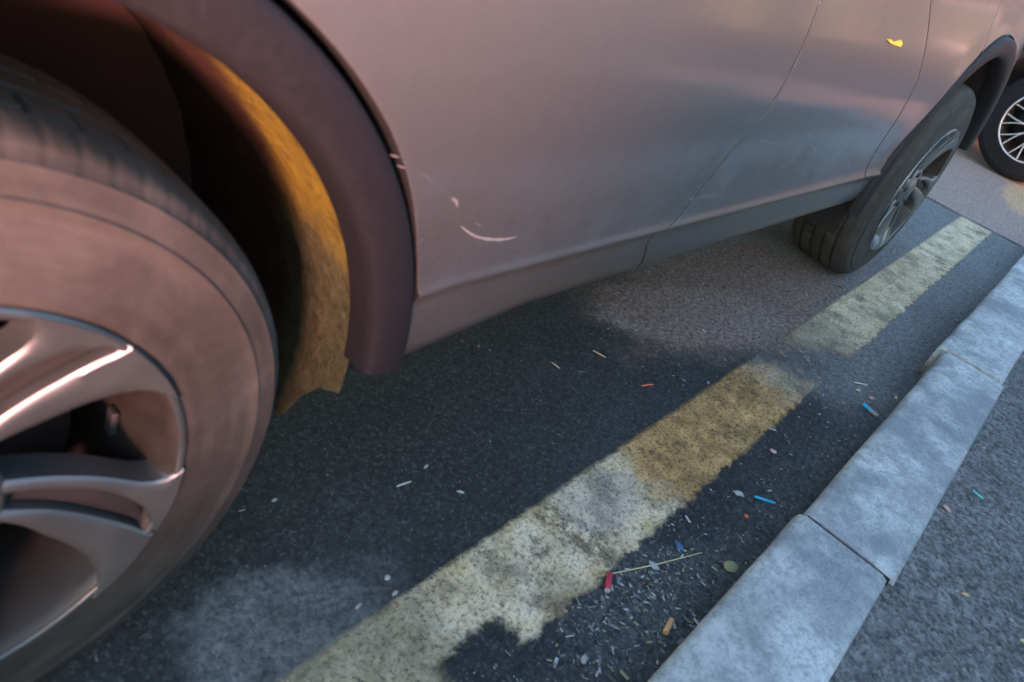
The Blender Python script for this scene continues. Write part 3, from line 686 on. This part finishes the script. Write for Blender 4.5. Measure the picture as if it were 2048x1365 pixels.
strip('twig', [(1826, 565), (1840, 569), (1865, 573)], .006, 'l_twig', 'thin dark twig crossing the far yellow line', 'twig', h=.003)
strip('twig', [(1738, 603), (1748, 610), (1757, 617)], .005, 'l_twig', 'short black twig on the greyed far line', 'twig', h=.003)
strip('twig', [(1308, 849), (1313, 858), (1320, 872)], .005, 'l_twig', 'small dark twig at the upper edge of the ochre line', 'twig', h=.003)
strip('wood_sliver', [(1186, 702), (1198, 709), (1211, 716)], .006, 'l_tan', 'tan wood sliver in the shade under the sill, right one', 'sliver', h=.002)
strip('wood_sliver', [(1103, 726), (1111, 732), (1119, 738)], .006, 'l_tan', 'tan wood sliver in the shade under the sill, left one', 'sliver', h=.002)
strip('straw_piece', [(1283, 773), (1295, 771), (1306, 770)], .005, 'l_oranger', 'thin reddish splinter on dark asphalt under the sill', 'splinter', h=.002)
strip('grey_twig', [(793, 974), (805, 970), (822, 964)], .004, 'l_pale', 'thin grey twig on the dark asphalt right of the near wheel', 'twig', h=.002)
for (u, v, lx, ly, an), lb in zip(((852, 934, .013, .006, 20), (921, 985, .014, .006, -50), (549, 1001, .010, .006, 10), (775, 1156, .010, .008, 0), (790, 1187, .012, .006, 10), (717, 1213, .016, .005, 10), (924, 1273, .014, .007, 10)),
        ('white chip alone on dark asphalt, above the grey twig', 'white chip on dark asphalt near the ragged corner of the line', 'pale chip closest to the near tyre', 'cream chip on dark asphalt left of the grey paint', 'pale chip just below the cream chip', 'thin pale chip beside the grey stain', 'white chip on the lower edge of the near paint')):
    flake('pale_chip', (u, v), lx, ly, .003, R(an), 'l_white', lb, 'chip', curl=0)
# uncountable grit and straw
random.seed(21)
def grit(name, n_, fn, mats, lens, kindlab):
    V, F, MI = [], [], []
    for _ in range(n_):
        x, y, z = fn(); a = random.uniform(0, math.pi); ln_ = random.lognormvariate(lens[0], lens[1]); ln_ = min(ln_, lens[2]); wd = ln_*random.uniform(.15, .6); h = min(.0013, wd*.3)
        ca, sa = math.cos(a), math.sin(a); o = len(V); tl = random.uniform(-.1, .1)*ln_
        for sx, sy, zz in ((-.5, -.4, 0), (.5, -.2, 0), (.4, .5, 0), (-.45, .35, 0), (-.3, -.2, 1), (.3, -.1, 1), (.25, .3, 1), (-.3, .2, 1)):
            X = sx*ln_; Y = sy*wd; V.append((x+X*ca-Y*sa, y+X*sa+Y*ca, z+zz*h+max(0, tl*sx)))
        F += [tuple(i+o for i in q) for q in ((4, 5, 6, 7), (0, 1, 5, 4), (1, 2, 6, 5), (2, 3, 7, 6), (3, 0, 4, 7))]; MI += [random.choices(range(len(mats)), [m_[1] for m_ in mats])[0]]*5
    o = mesh_obj(name, V, F, [m_[0] for m_ in mats], smooth=False, kind='stuff', label=kindlab)
    for p, i in zip(o.data.polygons, MI): p.material_index = i
    return o
lit('g_grey', (.17, .17, .168)); lit('g_pale', (.42, .41, .39)); lit('g_straw', (.34, .28, .16)); lit('g_brown', (.10, .075, .055)); lit('g_dark', (.02, .02, .02))
def gutter():
    while True:
        x = random.uniform(.1, 4.1); yk = -.435+.0095*x; d = abs(random.gauss(0, .075)); y = yk+.004+d
        if y < -.1 and random.random() < (.5+.5*noise.noise(Vector((x*4, y*7, 2)))): return x, y, .0008
def cluster():
    return random.gauss(.80, .12), min(max(random.gauss(-.35, .04), -.428), -.27), .0008
def open_road():
    return random.uniform(.1, 4), random.uniform(-.42, .5), .0008
def silt_pt():
    while True:
        x = random.gauss(1.85, .30); y = random.gauss(0.02, .16)
        if y > -.42: return x, y, .0008
def foot(): return random.uniform(.3, 3), random.uniform(-1.2, -.60), .0925
GM = [('g_grey', 5), ('g_pale', 3), ('g_straw', 3), ('g_brown', 3), ('g_dark', 3)]
grit('gutter_grit', 2600, gutter, GM, (math.log(.0036), .55, .016), 'fine pale grit and straw crumbs gathered along the gutter')
grit('chaff', 900, cluster, [('g_grey', 7), ('g_pale', 3), ('g_straw', 3)], (math.log(.0036), .6, .017), 'scatter of pale chaff around the straw stalk')
grit('road_grit', 800, open_road, [('g_grey', 4), ('g_pale', 3), ('g_straw', 2), ('g_dark', 2)], (math.log(.0033), .5, .012), 'sparse pale specks over the dark asphalt')
grit('silt_crumbs', 900, silt_pt, [('g_grey', 4), ('g_pale', 1), ('g_straw', 3), ('g_brown', 5), ('g_dark', 3)], (math.log(.005), .5, .02), 'brown crumbs and straw bits on the silt under the car')
grit('footway_grit', 1100, foot, [('g_grey', 5), ('g_pale', 2), ('g_brown', 2), ('g_dark', 3)], (math.log(.004), .5, .014), 'loose grit on the coarse footway')
